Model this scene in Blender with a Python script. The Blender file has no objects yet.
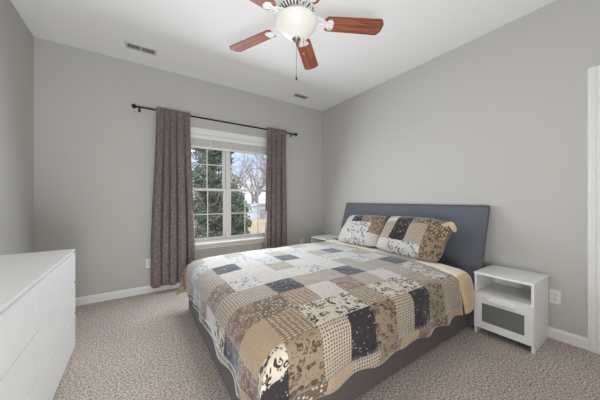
import bpy, bmesh, math, random
from mathutils import Vector, Matrix, noise
PI = math.pi
rnd = random.Random(7)
SC = bpy.context.scene
COL = SC.collection

# ------------------------------------------------------------ camera, light, exposure
CAM_H = 1.17
YAW = math.atan(162 / 242.5)
cam_data = bpy.data.cameras.new('camera')
cam = bpy.data.objects.new('camera', cam_data)
COL.objects.link(cam)
cam.location = (0, 0, CAM_H)
cam.rotation_euler = (PI / 2, 0, -YAW)
cam_data.sensor_width = 36
cam_data.lens = 242.5 / 600 * 36
cam_data.shift_y = -1 / 600
cam_data.clip_start = 0.02
SC.camera = cam

world = bpy.data.worlds.new('sky')
SC.world = world
world.use_nodes = True
wn = world.node_tree
wn.nodes.clear()
w_out = wn.nodes.new('ShaderNodeOutputWorld')
w_bg = wn.nodes.new('ShaderNodeBackground')
w_tc = wn.nodes.new('ShaderNodeTexCoord')
w_sep = wn.nodes.new('ShaderNodeSeparateXYZ')
w_map = wn.nodes.new('ShaderNodeMapRange')
w_map.inputs['From Min'].default_value = -1
w_map.inputs['From Max'].default_value = 1
w_ramp = wn.nodes.new('ShaderNodeValToRGB')
cr = w_ramp.color_ramp
cr.elements[0].position = 0.0
cr.elements[0].color = (0.62, 0.56, 0.50, 1)
cr.elements[1].position = 1.0
cr.elements[1].color = (1.5, 1.75, 2.1, 1)
for pos, c in ((0.46, (0.74, 0.71, 0.67, 1)), (0.51, (0.86, 0.90, 0.96, 1)), (0.58, (0.50, 0.66, 0.92, 1)), (0.68, (0.62, 0.80, 1.1, 1)), (0.80, (1.4, 1.65, 2.0, 1))):
    e = cr.elements.new(pos)
    e.color = c
wn.links.new(w_tc.outputs['Generated'], w_sep.inputs[0])
wn.links.new(w_sep.outputs['Z'], w_map.inputs[0])
wn.links.new(w_map.outputs[0], w_ramp.inputs[0])
wn.links.new(w_ramp.outputs[0], w_bg.inputs['Color'])
w_bg.inputs['Strength'].default_value = 1.7
wn.links.new(w_bg.outputs[0], w_out.inputs['Surface'])

def area(name, loc, rot, sx, sy, power, color):
    d = bpy.data.lights.new(name, 'AREA')
    d.shape = 'RECTANGLE'
    d.size, d.size_y, d.energy, d.color = sx, sy, power, color
    o = bpy.data.objects.new(name, d)
    o.location, o.rotation_euler = loc, rot
    COL.objects.link(o)
    return o

# daylight entering through the bedroom window
area('window_daylight', (1.12, 3.33, 1.36), (-PI * 0.40, 0, 0), 1.1, 1.35, 50, (0.88, 0.94, 1.0))
area('ceiling_bounce_fill', (-0.1, -0.5, 0.45), (PI * 0.77, 0, -0.05), 0.9, 0.5, 68, (0.95, 0.975, 1.0))  # added fill low behind the camera, aimed up to brighten the ceiling
# added warm fill behind the camera; no doorway is built there
area('rear_warm_fill', (2.25, -0.8, 0.85), (PI / 2, 0, 0), 0.7, 1.5, 2.0, (1.0, 0.93, 0.82))
# the downward glow of the fan's light bowl
area('fan_bowl_glow', (0.942, 1.457, 2.27), (0, 0, 0), 0.28, 0.28, 8, (1.0, 0.975, 0.93))

SC.view_settings.view_transform = 'Standard'
SC.view_settings.look = 'None'
SC.view_settings.gamma = 1
SC.view_settings.use_curve_mapping = False
SC.view_settings.exposure = -0.30

# ------------------------------------------------------------ materials
def lin(c):
    r = []
    for v in c:
        v /= 255
        r.append(v / 12.92 if v <= 0.04045 else ((v + 0.055) / 1.055) ** 2.4)
    return (*r, 1)

class NT:
    def __init__(self, name):
        self.m = bpy.data.materials.new(name)
        self.m.use_nodes = True
        self.t = self.m.node_tree
        self.b = self.t.nodes['Principled BSDF']
        self.out = self.t.nodes['Material Output']
    def n(self, kind, **kw):
        x = self.t.nodes.new('ShaderNode' + kind)
        for k, v in kw.items():
            if k in x.inputs.keys():
                x.inputs[k].default_value = v
            else:
                setattr(x, k, v)
        return x
    def l(self, a, b):
        self.t.links.new(a, b)
    def coords(self, kind='Object', scale=(1, 1, 1), rot=(0, 0, 0)):
        tc = self.n('TexCoord')
        mp = self.n('Mapping')
        mp.inputs['Scale'].default_value = scale
        mp.inputs['Rotation'].default_value = rot
        self.l(tc.outputs[kind], mp.inputs['Vector'])
        return mp.outputs[0]
    def math(self, op, a, b=None, c=None):
        x = self.n('Math', operation=op)
        for i, v in enumerate((a, b, c)):
            if v is None:
                continue
            if isinstance(v, (int, float)):
                x.inputs[i].default_value = v
            else:
                self.l(v, x.inputs[i])
        return x.outputs[0]
    def mix(self, fac, c1, c2):
        x = self.n('Mix', data_type='RGBA')
        for sock, v in ((x.inputs[0], fac), (x.inputs[6], c1), (x.inputs[7], c2)):
            if isinstance(v, (int, float, tuple)):
                sock.default_value = v
            else:
                self.l(v, sock)
        return x.outputs[2]
    def step(self, v, lo, hi):
        x = self.n('MapRange', interpolation_type='SMOOTHSTEP')
        x.inputs['From Min'].default_value = lo
        x.inputs['From Max'].default_value = hi
        self.l(v, x.inputs[0])
        return x.outputs[0]
    def bump(self, h, strength, dist):
        x = self.n('Bump')
        x.inputs['Strength'].default_value = strength
        x.inputs['Distance'].default_value = dist
        self.l(h, x.inputs['Height'])
        self.l(x.outputs[0], self.b.inputs['Normal'])
    def set(self, **kw):
        for k, v in kw.items():
            self.b.inputs[k.replace('_', ' ')].default_value = v

def plain(name, c, rough=0.5, metal=0.0, bump=0, scale=60, var=0.03, spec=0.5):
    """plain painted/lacquered/metal surface with a little noise in colour and relief"""
    t = NT(name)
    co = t.coords()
    nz = t.n('TexNoise', Scale=scale, Detail=4.0)
    t.l(co, nz.inputs['Vector'])
    a = lin(tuple(max(0, v * (1 - var)) for v in c))
    b = lin(tuple(min(255, v * (1 + var)) for v in c))
    t.l(t.mix(nz.outputs['Fac'], a, b), t.b.inputs['Base Color'])
    t.set(Roughness=rough, Metallic=metal)
    t.b.inputs['Specular IOR Level'].default_value = spec
    if bump:
        t.bump(nz.outputs['Fac'], bump, 0.002)
    return t.m

M = {}
M['wall'] = plain('wall_paint', (193, 191, 187), 0.9, bump=0.15, scale=180, var=0.008, spec=0.25)
M['ceiling'] = plain('ceiling_paint', (239, 239, 238), 0.95, bump=0.2, scale=160, var=0.008, spec=0.2)
M['trim'] = plain('white_trim_paint', (232, 231, 228), 0.45, var=0.008)
M['lacquer'] = plain('white_lacquer', (233, 233, 232), 0.32, var=0.006)
M['lacquer_in'] = plain('white_board', (222, 221, 218), 0.5, var=0.01)
M['vinyl'] = plain('white_vinyl', (222, 222, 221), 0.35, var=0.006)
M['dark_gap'] = plain('dark_recess', (40, 39, 38), 0.8)
M['plastic'] = plain('white_plastic', (228, 227, 222), 0.35, var=0.005)
M['slot'] = plain('dark_slot', (50, 48, 46), 0.6)
M['rod'] = plain('black_metal', (38, 35, 34), 0.4, 0.6)
M['chrome'] = plain('brushed_nickel', (150, 148, 144), 0.3, 0.9)
M['fanwhite'] = plain('fan_white_enamel', (232, 232, 230), 0.35, var=0.006)
M['knob_wood'] = plain('dark_red_wood', (70, 30, 18), 0.8, spec=0.1)
M['blind'] = plain('white_blind', (234, 233, 230), 0.5, var=0.01)
M['chain'] = plain('dark_bronze_chain', (36, 32, 28), 0.9, spec=0.0)
M['grey_panel'] = plain('grey_frosted_panel', (112, 115, 114), 0.25, var=0.02)
M['vent'] = plain('vent_enamel', (214, 213, 209), 0.5)
M['vent_dark'] = plain('vent_dark', (74, 72, 70), 0.7)
M['bark'] = plain('bark', (150, 136, 124), 0.9, bump=0.6, scale=30, var=0.25)
M['shed'] = plain('outbuilding_white', (235, 238, 242), 0.6, var=0.02)
M['shed_roof'] = plain('outbuilding_roof', (176, 174, 176), 0.8, var=0.1)

# carpet: short beige loops with dark and light flecks
t = NT('beige_carpet')
co = t.coords()
n1 = t.n('TexNoise', Scale=85.0, Detail=4.0, Roughness=0.85)
n2 = t.n('TexNoise', Scale=2.2, Detail=3.0)
vo = t.n('TexVoronoi', Scale=190.0)
for x in (n1, n2, vo):
    t.l(co, x.inputs['Vector'])
rp = t.n('ValToRGB')
rp.color_ramp.elements[0].position = 0.38
rp.color_ramp.elements[0].color = lin((82, 72, 63))
rp.color_ramp.elements[1].position = 0.63
rp.color_ramp.elements[1].color = lin((238, 229, 220))
e = rp.color_ramp.elements.new(0.5)
e.color = lin((184, 172, 161))
t.l(n1.outputs['Fac'], rp.inputs[0])
pat = t.math('MULTIPLY_ADD', n2.outputs['Fac'], 0.30, 0.85)
hs = t.n('HueSaturation')
t.l(rp.outputs[0], hs.inputs['Color'])
t.l(pat, hs.inputs['Value'])
t.l(hs.outputs[0], t.b.inputs['Base Color'])
t.set(Roughness=1.0)
t.b.inputs['Specular IOR Level'].default_value = 0.1
t.b.inputs['Sheen Weight'].default_value = 0.15
t.bump(t.math('ADD', n1.outputs['Fac'], vo.outputs['Distance']), 0.6, 0.005)
M['carpet'] = t.m

def fabric_base(name, sheen=0.5):
    t = NT(name)
    t.set(Roughness=0.95)
    t.b.inputs['Specular IOR Level'].default_value = 0.15
    t.b.inputs['Sheen Weight'].default_value = sheen
    t.b.inputs['Sheen Roughness'].default_value = 0.35
    t.b.inputs['Sheen Tint'].default_value = (0.88, 0.93, 1, 1)
    return t

def quilt_bump(t, uv_kind='UV'):
    co = t.coords(uv_kind)
    nz = t.n('TexNoise', Scale=34.0, Detail=3.0)
    t.l(co, nz.inputs['Vector'])
    vq = t.n('TexVoronoi', Scale=22.0, Randomness=0.8)
    t.l(co, vq.inputs['Vector'])
    t.bump(t.math('SUBTRACT', nz.outputs['Fac'], t.math('MULTIPLY', vq.outputs['Distance'], 0.8)), 0.5, 0.008)

def print_fabric(name, base, fig, kind, scale, lo=0.2, hi=0.3, randomness=1.0, stretch=(1, 1, 1), base2=None):
    t = fabric_base(name, 0.6)
    co = t.coords('UV', stretch)
    if base2:
        nz0 = t.n('TexNoise', Scale=25.0, Detail=2.0)
        t.l(co, nz0.inputs['Vector'])
        bc = t.mix(t.step(nz0.outputs['Fac'], 0.4, 0.6), lin(base), lin(base2))
    else:
        bc = lin(base)
    if kind == 'dots':
        v = t.n('TexVoronoi', Scale=scale, Randomness=randomness)
        t.l(co, v.inputs['Vector'])
        f = t.step(v.outputs['Distance'], hi, lo)
        # smoothstep with swapped ends is not allowed, invert instead
        f = t.math('SUBTRACT', 1.0, t.step(v.outputs['Distance'], lo, hi))
    elif kind == 'sprig':
        v = t.n('TexVoronoi', Scale=scale * 2.2, Randomness=1.0)
        t.l(co, v.inputs['Vector'])
        v0 = t.n('TexVoronoi', Scale=scale, Randomness=0.7)
        t.l(co, v0.inputs['Vector'])
        f = t.math('MULTIPLY', t.math('SUBTRACT', 1.0, t.step(v.outputs['Distance'], 0.26, 0.38)),
                   t.math('SUBTRACT', 1.0, t.step(v0.outputs['Distance'], 0.32, 0.42)))
    elif kind == 'paisley':
        nz = t.n('TexNoise', Scale=scale * 0.9, Detail=1.0)
        t.l(co, nz.inputs['Vector'])
        mx = t.n('MixRGB', Fac=0.06, blend_type='ADD')
        t.l(co, mx.inputs[1])
        t.l(nz.outputs['Color'], mx.inputs[2])
        v = t.n('TexVoronoi', Scale=scale, Randomness=0.9)
        t.l(mx.outputs[0], v.inputs['Vector'])
        d = v.outputs['Distance']
        ring = t.math('MULTIPLY', t.step(d, 0.22, 0.27), t.math('SUBTRACT', 1.0, t.step(d, 0.40, 0.47)))
        core = t.math('SUBTRACT', 1.0, t.step(d, 0.10, 0.14))
        n2 = t.n('TexNoise', Scale=scale * 1.3, Detail=1.0)
        t.l(co, n2.inputs['Vector'])
        f = t.math('MULTIPLY', t.math('MAXIMUM', ring, core), t.step(n2.outputs['Fac'], 0.34, 0.46))
        v2 = t.n('TexVoronoi', Scale=scale * 2.3, Randomness=1.0)
        t.l(co, v2.inputs['Vector'])
        sm = t.math('MULTIPLY', t.math('SUBTRACT', 1.0, t.step(v2.outputs['Distance'], 0.22, 0.3)), t.step(n2.outputs['Fac'], 0.56, 0.5))
        f = t.math('MAXIMUM', f, t.math('MULTIPLY', t.math('SUBTRACT', 1.0, t.step(v2.outputs['Distance'], 0.20, 0.32)), 0.75))
    else:
        nz = t.n('TexNoise', Scale=scale, Detail=3.0)
        t.l(co, nz.inputs['Vector'])
        f = t.step(nz.outputs['Fac'], 0.4, 0.65)
    t.l(t.mix(f, bc, lin(fig)), t.b.inputs['Base Color'])
    quilt_bump(t)
    return t.m

KINDS = 'DPKGSTNLBF'
Q = {
    'D': print_fabric('charcoal_sprig_print', (52, 48, 50), (184, 178, 170), 'sprig', 34, 0.2, 0.3),
    'P': print_fabric('cream_paisley_print', (194, 184, 167), (58, 50, 46), 'paisley', 19),
    'K': print_fabric('khaki_paisley_print', (140, 124, 104), (80, 66, 54), 'paisley', 24),
    'G': print_fabric('greige_dotted_print', (172, 160, 144), (96, 84, 74), 'dots', 56, 0.24, 0.38, 0.15),
    'S': print_fabric('tan_woven_print', (132, 112, 90), (186, 170, 148), 'dots', 46, 0.22, 0.42, 0.25, (0.7, 1.2, 1)),
    'T': print_fabric('russet_leaf_print', (140, 118, 102), (190, 176, 160), 'dots', 56, 0.16, 0.36, 0.9, base2=(112, 92, 78)),
    'N': print_fabric('brown_dot_print', (104, 89, 72), (194, 182, 162), 'dots', 46, 0.24, 0.38, 0.5),
    'L': print_fabric('pale_cream_print', (196, 191, 184), (170, 164, 156), 'noise', 70),
    'F': print_fabric('pale_floral_print', (192, 190, 186), (98, 98, 104), 'paisley', 27),
    'B': print_fabric('plain_tan_cotton', (174, 152, 125), (160, 139, 113), 'noise', 90),
}
QM = [Q[k] for k in KINDS]
M['cream_sheet'] = print_fabric('cream_cotton', (222, 210, 194), (213, 200, 183), 'noise', 20)
M['tan_back'] = print_fabric('tan_cotton_backing', (200, 176, 142), (192, 167, 133), 'noise', 20)
M['mattress'] = print_fabric('mattress_ticking', (214, 206, 194), (204, 196, 184), 'noise', 60)

# upholstery of the bed
t = fabric_base('grey_upholstery', 0.25)
co = t.coords()
nz = t.n('TexNoise', Scale=260.0, Detail=2.0)
t.l(co, nz.inputs['Vector'])
t.l(t.mix(nz.outputs['Fac'], lin((89, 91, 99)), lin((111, 114, 123))), t.b.inputs['Base Color'])
t.bump(nz.outputs['Fac'], 0.3, 0.002)
M['upholstery'] = t.m
t = fabric_base('dark_upholstery', 0.2)
co = t.coords()
nz = t.n('TexNoise', Scale=260.0, Detail=2.0)
t.l(co, nz.inputs['Vector'])
t.l(t.mix(nz.outputs['Fac'], lin((82, 76, 74)), lin((104, 97, 94))), t.b.inputs['Base Color'])
t.bump(nz.outputs['Fac'], 0.3, 0.002)
M['upholstery_dark'] = t.m

# curtain cloth: mauve grey with a fine pale speckle
t = fabric_base('mauve_grey_speckled_cloth', 0.3)
co = t.coords('UV')
v = t.n('TexVoronoi', Scale=90.0)
t.l(co, v.inputs['Vector'])
nz = t.n('TexNoise', Scale=80.0, Detail=3.0)
t.l(co, nz.inputs['Vector'])
f = t.math('SUBTRACT', 1.0, t.step(v.outputs['Distance'], 0.18, 0.42))
f = t.math('MULTIPLY', f, t.step(nz.outputs['Fac'], 0.38, 0.6))
t.l(t.mix(f, lin((122, 111, 110)), lin((226, 214, 208))), t.b.inputs['Base Color'])
tr = t.n('BsdfTranslucent')
tr.inputs['Color'].default_value = lin((130, 112, 112))
ms = t.n('MixShader')
ms.inputs[0].default_value = 0.15
t.l(t.b.outputs[0], ms.inputs[1])
t.l(tr.outputs[0], ms.inputs[2])
t.l(ms.outputs[0], t.out.inputs['Surface'])
M['curtain'] = t.m

# cherry fan blades: grain runs along the blade (local x)
t = NT('cherry_wood')
co = t.coords('Object', (3, 45, 45))
nz = t.n('TexNoise', Scale=1.0, Detail=5.0, Distortion=1.2)
t.l(co, nz.inputs['Vector'])
t.l(t.mix(t.step(nz.outputs['Fac'], 0.35, 0.7), lin((158, 96, 72)), lin((118, 64, 50))), t.b.inputs['Base Color'])
t.set(Roughness=0.5)
t.b.inputs['Specular IOR Level'].default_value = 0.25
M['cherry'] = t.m

# thin window glass
t = NT('window_glass')
tp = t.n('BsdfTransparent')
gl = t.n('BsdfGlossy', Roughness=0.02)
fr = t.n('Fresnel', IOR=1.35)
ms = t.n('MixShader')
t.l(fr.outputs[0], ms.inputs[0])
t.l(tp.outputs[0], ms.inputs[1])
t.l(gl.outputs[0], ms.inputs[2])
t.l(ms.outputs[0], t.out.inputs['Surface'])
M['glass'] = t.m

# frosted lit bowl of the fan
t = NT('frosted_lit_glass')
t.set(Roughness=0.25)
t.b.inputs['Base Color'].default_value = lin((240, 238, 232))
t.b.inputs['Emission Color'].default_value = (1.0, 0.99, 0.97, 1)
t.b.inputs['Emission Strength'].default_value = 0.12
t.b.inputs['Transmission Weight'].default_value = 0.0
trl = t.n('BsdfTranslucent')
trl.inputs['Color'].default_value = (0.95, 0.94, 0.92, 1)
ms = t.n('MixShader')
ms.inputs[0].default_value = 0.25
t.l(t.b.outputs[0], ms.inputs[1])
t.l(trl.outputs[0], ms.inputs[2])
t.l(ms.outputs[0], t.out.inputs['Surface'])
M['bowl'] = t.m

def foliage(name, a, b):
    t = NT(name)
    oi = t.n('TexNoise', Scale=2.0, Detail=6.0, Roughness=0.8)
    t.l(t.coords(), oi.inputs['Vector'])
    t.l(t.mix(t.step(oi.outputs['Fac'], 0.3, 0.7), lin(a), lin(b)), t.b.inputs['Base Color'])
    t.set(Roughness=0.45)
    return t.m
M['leaf'] = foliage('evergreen_leaf', (70, 80, 57), (142, 148, 120))
M['leaf2'] = foliage('bright_evergreen_leaf', (66, 84, 52), (126, 142, 96))
M['litter'] = foliage('leaf_litter', (176, 146, 108), (214, 188, 150))
M['litter'].node_tree.nodes['Principled BSDF'].inputs['Roughness'].default_value = 1

# ------------------------------------------------------------ geometry helpers
def link(name, bm, mat=None, parent=None, smooth=False, sharp=None):
    me = bpy.data.meshes.new(name)
    bmesh.ops.recalc_face_normals(bm, faces=bm.faces)
    bm.to_mesh(me)
    bm.free()
    if mat is not None:
        for m in (mat if isinstance(mat, list) else [mat]):
            me.materials.append(m)
    if smooth:
        for p in me.polygons:
            p.use_smooth = True
        if sharp:
            me.set_sharp_from_angle(angle=math.radians(sharp))
    o = bpy.data.objects.new(name, me)
    COL.objects.link(o)
    if parent:
        o.parent = parent
    return o

def thing(name, label, cat, loc=(0, 0, 0), rz=0, group=None, kind=None):
    o = bpy.data.objects.new(name, None)
    o.empty_display_size = 0.1
    COL.objects.link(o)
    o.location = loc
    o.rotation_euler = (0, 0, rz)
    return tag(o, label, cat, group, kind)

def tag(o, label=None, cat=None, group=None, kind=None):
    if label: o['label'] = label
    if cat: o['category'] = cat
    if group: o['group'] = group
    if kind: o['kind'] = kind
    return o

def box(bm, x0, x1, y0, y1, z0, z1, bev=0.0, seg=2, mat=None):
    """add a box (mat: optional Matrix)"""
    r = bmesh.ops.create_cube(bm, size=1)
    vs = r['verts']
    for v in vs:
        v.co = Vector(((x0 + x1) / 2 + v.co.x * (x1 - x0), (y0 + y1) / 2 + v.co.y * (y1 - y0), (z0 + z1) / 2 + v.co.z * (z1 - z0)))
    if bev:
        es = list({e for v in vs for e in v.link_edges})
        rr = bmesh.ops.bevel(bm, geom=es, offset=bev, segments=seg, affect='EDGES', profile=0.5)
        vs = list({v for v in rr['verts']} | {v for f in rr['faces'] for v in f.verts} | {v for v in vs if v.is_valid})
    if mat is not None:
        bmesh.ops.transform(bm, matrix=mat, verts=[v for v in vs if v.is_valid])
    return vs

def lathe(bm, prof, seg=32, center=(0, 0, 0), cap=True):
    rings = []
    for r, z in prof:
        if r < 1e-5:
            rings.append([bm.verts.new((center[0], center[1], center[2] + z))])
        else:
            rings.append([bm.verts.new((center[0] + r * math.cos(2 * PI * k / seg), center[1] + r * math.sin(2 * PI * k / seg), center[2] + z)) for k in range(seg)])
    for a, b in zip(rings, rings[1:]):
        for k in range(seg):
            k2 = (k + 1) % seg
            if len(a) == 1 and len(b) == 1:
                continue
            if len(a) == 1:
                bm.faces.new((a[0], b[k], b[k2]))
            elif len(b) == 1:
                bm.faces.new((a[k], a[k2], b[0]))
            else:
                bm.faces.new((a[k], a[k2], b[k2], b[k]))
    if cap:
        for rg in (rings[0], rings[-1]):
            if len(rg) > 1:
                bm.faces.new(rg)

def tube(bm, pts, rad, seg=8, cap=True):
    pts = [Vector(p) for p in pts]
    rads = rad if isinstance(rad, (list, tuple)) else [rad] * len(pts)
    rings = []
    up = None
    for i, p in enumerate(pts):
        d = (pts[min(i + 1, len(pts) - 1)] - pts[max(i - 1, 0)]).normalized()
        if up is None:
            up = Vector((0, 0, 1)) if abs(d.z) < 0.9 else Vector((1, 0, 0))
        a = d.cross(up).normalized()
        b = a.cross(d).normalized()
        up = b
        rings.append([bm.verts.new(p + rads[i] * (a * math.cos(2 * PI * k / seg) + b * math.sin(2 * PI * k / seg))) for k in range(seg)])
    for r0, r1 in zip(rings, rings[1:]):
        for k in range(seg):
            bm.faces.new((r0[k], r0[(k + 1) % seg], r1[(k + 1) % seg], r1[k]))
    if cap:
        bm.faces.new(rings[0])
        bm.faces.new(rings[-1])

def extrude_profile(bm, prof, axis, a0, a1):
    """prof: list of 2-D points; axis 'y': (x,z) extruded along y; 'x': (y,z); 'z': (x,y)"""
    def pt(p, a):
        return {'y': (p[0], a, p[1]), 'x': (a, p[0], p[1]), 'z': (p[0], p[1], a)}[axis]
    A = [bm.verts.new(pt(p, a0)) for p in prof]
    B = [bm.verts.new(pt(p, a1)) for p in prof]
    n = len(prof)
    for k in range(n):
        bm.faces.new((A[k], A[(k + 1) % n], B[(k + 1) % n], B[k]))
    bm.faces.new(A)
    bm.faces.new(list(reversed(B)))

def smoothstep(a, b, x):
    t_ = max(0, min(1, (x - a) / (b - a)))
    return t_ * t_ * (3 - 2 * t_)

def dup(o, loc, rz=0, label=None):
    r = o.copy()
    COL.objects.link(r)
    r.location = loc
    r.rotation_euler = (0, 0, rz)
    if label: r['label'] = label
    for ch in list(o.children):
        c = ch.copy()
        COL.objects.link(c)
        c.parent = r
        for g in list(ch.children):
            d = g.copy()
            COL.objects.link(d)
            d.parent = c
    return r

# ------------------------------------------------------------ room shell
XL, XR, YB, CH = -0.887, 2.906, 3.573, 2.83
YF = -0.85
T = 0.14
WX0, WX1, WZ0, WZ1 = 0.335, 1.895, 0.555, 2.075      # window opening
DY0, DY1, DZ = -0.56, 0.25, 2.105                     # door opening in right wall

def struct(o):
    o['kind'] = 'structure'
    return o

bm = bmesh.new(); box(bm, XL - T, XR + T, YF, YB + T, -0.1, 0); struct(link('floor', bm, M['carpet']))
bm = bmesh.new(); box(bm, XL - T, XR + T, YF, YB + T, CH, CH + 0.1); struct(link('ceiling', bm, M['ceiling']))
bm = bmesh.new(); box(bm, XL - T, XR + T, YF - T, YF, 0, CH); struct(link('wall_front', bm, M['wall']))
bm = bmesh.new(); box(bm, XL - T, XL, YF, YB + T, 0, CH); struct(link('wall_left', bm, M['wall']))
bm = bmesh.new()
box(bm, XL, WX0, YB, YB + T, 0, CH); box(bm, WX1, XR, YB, YB + T, 0, CH)
box(bm, WX0, WX1, YB, YB + T, 0, WZ0); box(bm, WX0, WX1, YB, YB + T, WZ1, CH)
struct(link('wall_back', bm, M['wall']))
bm = bmesh.new()
box(bm, XR, XR + T, DY1, YB + T, 0, CH); box(bm, XR, XR + T, YF, DY0, 0, CH); box(bm, XR, XR + T, DY0, DY1, DZ, CH)
struct(link('wall_right', bm, M['wall']))

BH = 0.088
def base_prof(s):
    return [(0, 0), (0.014 * s, 0), (0.014 * s, BH - 0.02), (0.010 * s, BH - 0.008), (0.005 * s, BH), (0, BH)]
bm = bmesh.new(); extrude_profile(bm, [(XL + p[0], p[1]) for p in base_prof(1)], 'y', YF, YB); struct(link('baseboard_left', bm, M['trim']))
bm = bmesh.new(); extrude_profile(bm, [(YB + p[0], p[1]) for p in base_prof(-1)], 'x', XL + 0.014, XR - 0.014); struct(link('baseboard_back', bm, M['trim']))
bm = bmesh.new(); extrude_profile(bm, [(XR + p[0], p[1]) for p in base_prof(-1)], 'y', DY1 + 0.074, YB); struct(link('baseboard_right', bm, M['trim']))

# door with casing at the right edge
def casing_strip(bm, o0, o1, lo, hi, vertical):
    """stepped casing strip on the right wall: spans o0..o1 across, lo..hi along"""
    n = 6
    ds = [0.008, 0.015, 0.011, 0.017, 0.019, 0.013]
    for k in range(n):
        a = o0 + (o1 - o0) * k / n
        b = o0 + (o1 - o0) * (k + 1) / n
        lo_, hi_ = min(a, b), max(a, b)
        if vertical:
            box(bm, XR - ds[k], XR, lo_, hi_, lo, hi)
        else:
            box(bm, XR - ds[k], XR, lo, hi, lo_, hi_)
bm = bmesh.new()
casing_strip(bm, DY1, DY1 + 0.074, 0, DZ + 0.074, True)
casing_strip(bm, DY0, DY0 - 0.074, 0, DZ + 0.074, True)
casing_strip(bm, DZ, DZ + 0.074, DY0, DY1, False)
struct(link('trim_1', bm, M['trim']))
door = thing('door_1', None, None, (XR + 0.05, 0, 0)); struct(door)
bm = bmesh.new()
box(bm, 0, 0.035, DY0 + 0.004, DY1 - 0.004, 0.01, DZ - 0.004)
for y0, y1 in ((DY0 + 0.1, -0.19), (-0.12, DY1 - 0.1)):
    for z0, z1 in ((0.22, 0.85), (1.0, 1.85)):
        box(bm, -0.006, 0, y0, y1, z0, z1, 0.005)
link('door_panel', bm, M['trim'], door)
bm = bmesh.new(); lathe(bm, [(0, 0), (0.03, 0), (0.03, 0.006), (0.012, 0.01), (0.012, 0.035), (0.026, 0.045), (0.028, 0.06), (0.018, 0.07), (0, 0.072)], 20)
bmesh.ops.transform(bm, matrix=Matrix.Translation((0, DY0 + 0.07, 0.95)) @ Matrix.Rotation(-PI / 2, 4, 'Y'), verts=bm.verts)
link('door_knob', bm, M['chrome'], door, True, 40)

# ------------------------------------------------------------ window
win = thing('window_1', None, None, (0, YB, 0)); struct(win)
bm = bmesh.new()          # jamb lining + centre mullion
box(bm, WX0, WX0 + 0.02, 0, 0.13, WZ0, WZ1); box(bm, WX1 - 0.02, WX1, 0, 0.13, WZ0, WZ1)
box(bm, WX0, WX1, 0, 0.13, WZ1 - 0.02, WZ1); box(bm, WX0, WX1, 0, 0.13, WZ0, WZ0 + 0.02)
MX = 1.115
box(bm, MX - 0.022, MX + 0.022, 0.045, 0.13, WZ0, WZ1, 0.002)
link('window_frame', bm, M['vinyl'], win)
bm = bmesh.new()
CW = 0.075
for k, (a, b, d) in enumerate(((0, 0.4, 0.012), (0.4, 0.8, 0.016), (0.8, 1, 0.02))):
    box(bm, WX0 - CW * b, WX0 - CW * a, -d, 0, WZ0, WZ1 + CW * b)
    box(bm, WX1 + CW * a, WX1 + CW * b, -d, 0, WZ0, WZ1 + CW * b)
    box(bm, WX0 - CW * a, WX1 + CW * a, -d, 0, WZ1 + CW * a, WZ1 + CW * b)
link('casing', bm, M['trim'], win)
bm = bmesh.new()
box(bm, WX0 - 0.11, WX1 + 0.11, -0.045, 0.02, WZ0 - 0.022, WZ0, 0.006)
link('window_sill', bm, M['trim'], win)
bm = bmesh.new()
box(bm, WX0 - 0.075, WX1 + 0.075, -0.014, 0, WZ0 - 0.085, WZ0 - 0.022, 0.003)
link('apron', bm, M['trim'], win)
def sash(x0, x1, z0, z1, y, bot, top):
    s = bmesh.new()
    st = 0.036
    box(s, x0, x0 + st, y, y + 0.03, z0, z1, 0.002); box(s, x1 - st, x1, y, y + 0.03, z0, z1, 0.002)
    box(s, x0 + st, x1 - st, y, y + 0.03, z0, z0 + bot, 0.002); box(s, x0 + st, x1 - st, y, y + 0.03, z1 - top, z1, 0.002)
    o = link('sash', s, M['vinyl'], win)
    g = bmesh.new()
    box(g, x0 + st, x1 - st, y + 0.013, y + 0.017, z0 + bot, z1 - top)
    link('glass', g, M['glass'], o)
    m = bmesh.new()
    for k in (1, 2):
        xc = x0 + st + (x1 - x0 - 2 * st) * k / 3
        box(m, xc - 0.0065, xc + 0.0065, y + 0.006, y + 0.024, z0 + bot, z1 - top, 0.002)
    zc = (z0 + bot + z1 - top) / 2
    box(m, x0 + st, x1 - st, y + 0.007, y + 0.023, zc - 0.0065, zc + 0.0065)
    link('muntin', m, M['vinyl'], o)
ZM = 1.305
for x0, x1 in ((WX0 + 0.02, MX - 0.022), (MX + 0.022, WX1 - 0.02)):
    sash(x0, x1, ZM - 0.018, WZ1 - 0.02, 0.095, 0.036, 0.04)
    sash(x0, x1, WZ0 + 0.02, ZM + 0.018, 0.06, 0.04, 0.036)

# raised blind
bl = thing('window_blind', 'white slatted blind pulled up to the top of the window', 'blind', (0, YB + 0.022, 0))
bm = bmesh.new(); box(bm, WX0 + 0.024, WX1 - 0.024, -0.02, 0.02, WZ1 - 0.065, WZ1 - 0.021, 0.003); link('headrail', bm, M['blind'], bl)
bm = bmesh.new()
z = WZ1 - 0.07
k = 0
while z > 1.905:
    dy = rnd.uniform(-0.0015, 0.0015)
    box(bm, WX0 + 0.028, WX1 - 0.028, -0.019 + dy, 0.019 + dy, z - 0.0035, z - 0.0005)
    z -= 0.0055
link('slat_stack', bm, M['blind'], bl)
bm = bmesh.new(); box(bm, WX0 + 0.028, WX1 - 0.028, -0.02, 0.02, 1.880, 1.903, 0.004); link('bottom_rail', bm, M['blind'], bl)
for xc in (0.5, 0.86, 1.22, 1.5, 1.76):
    bm = bmesh.new(); box(bm, xc - 0.006, xc + 0.006, -0.0225, -0.021, 1.881, WZ1 - 0.03); link('ladder_tape', bm, M['vinyl'], bl)

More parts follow.
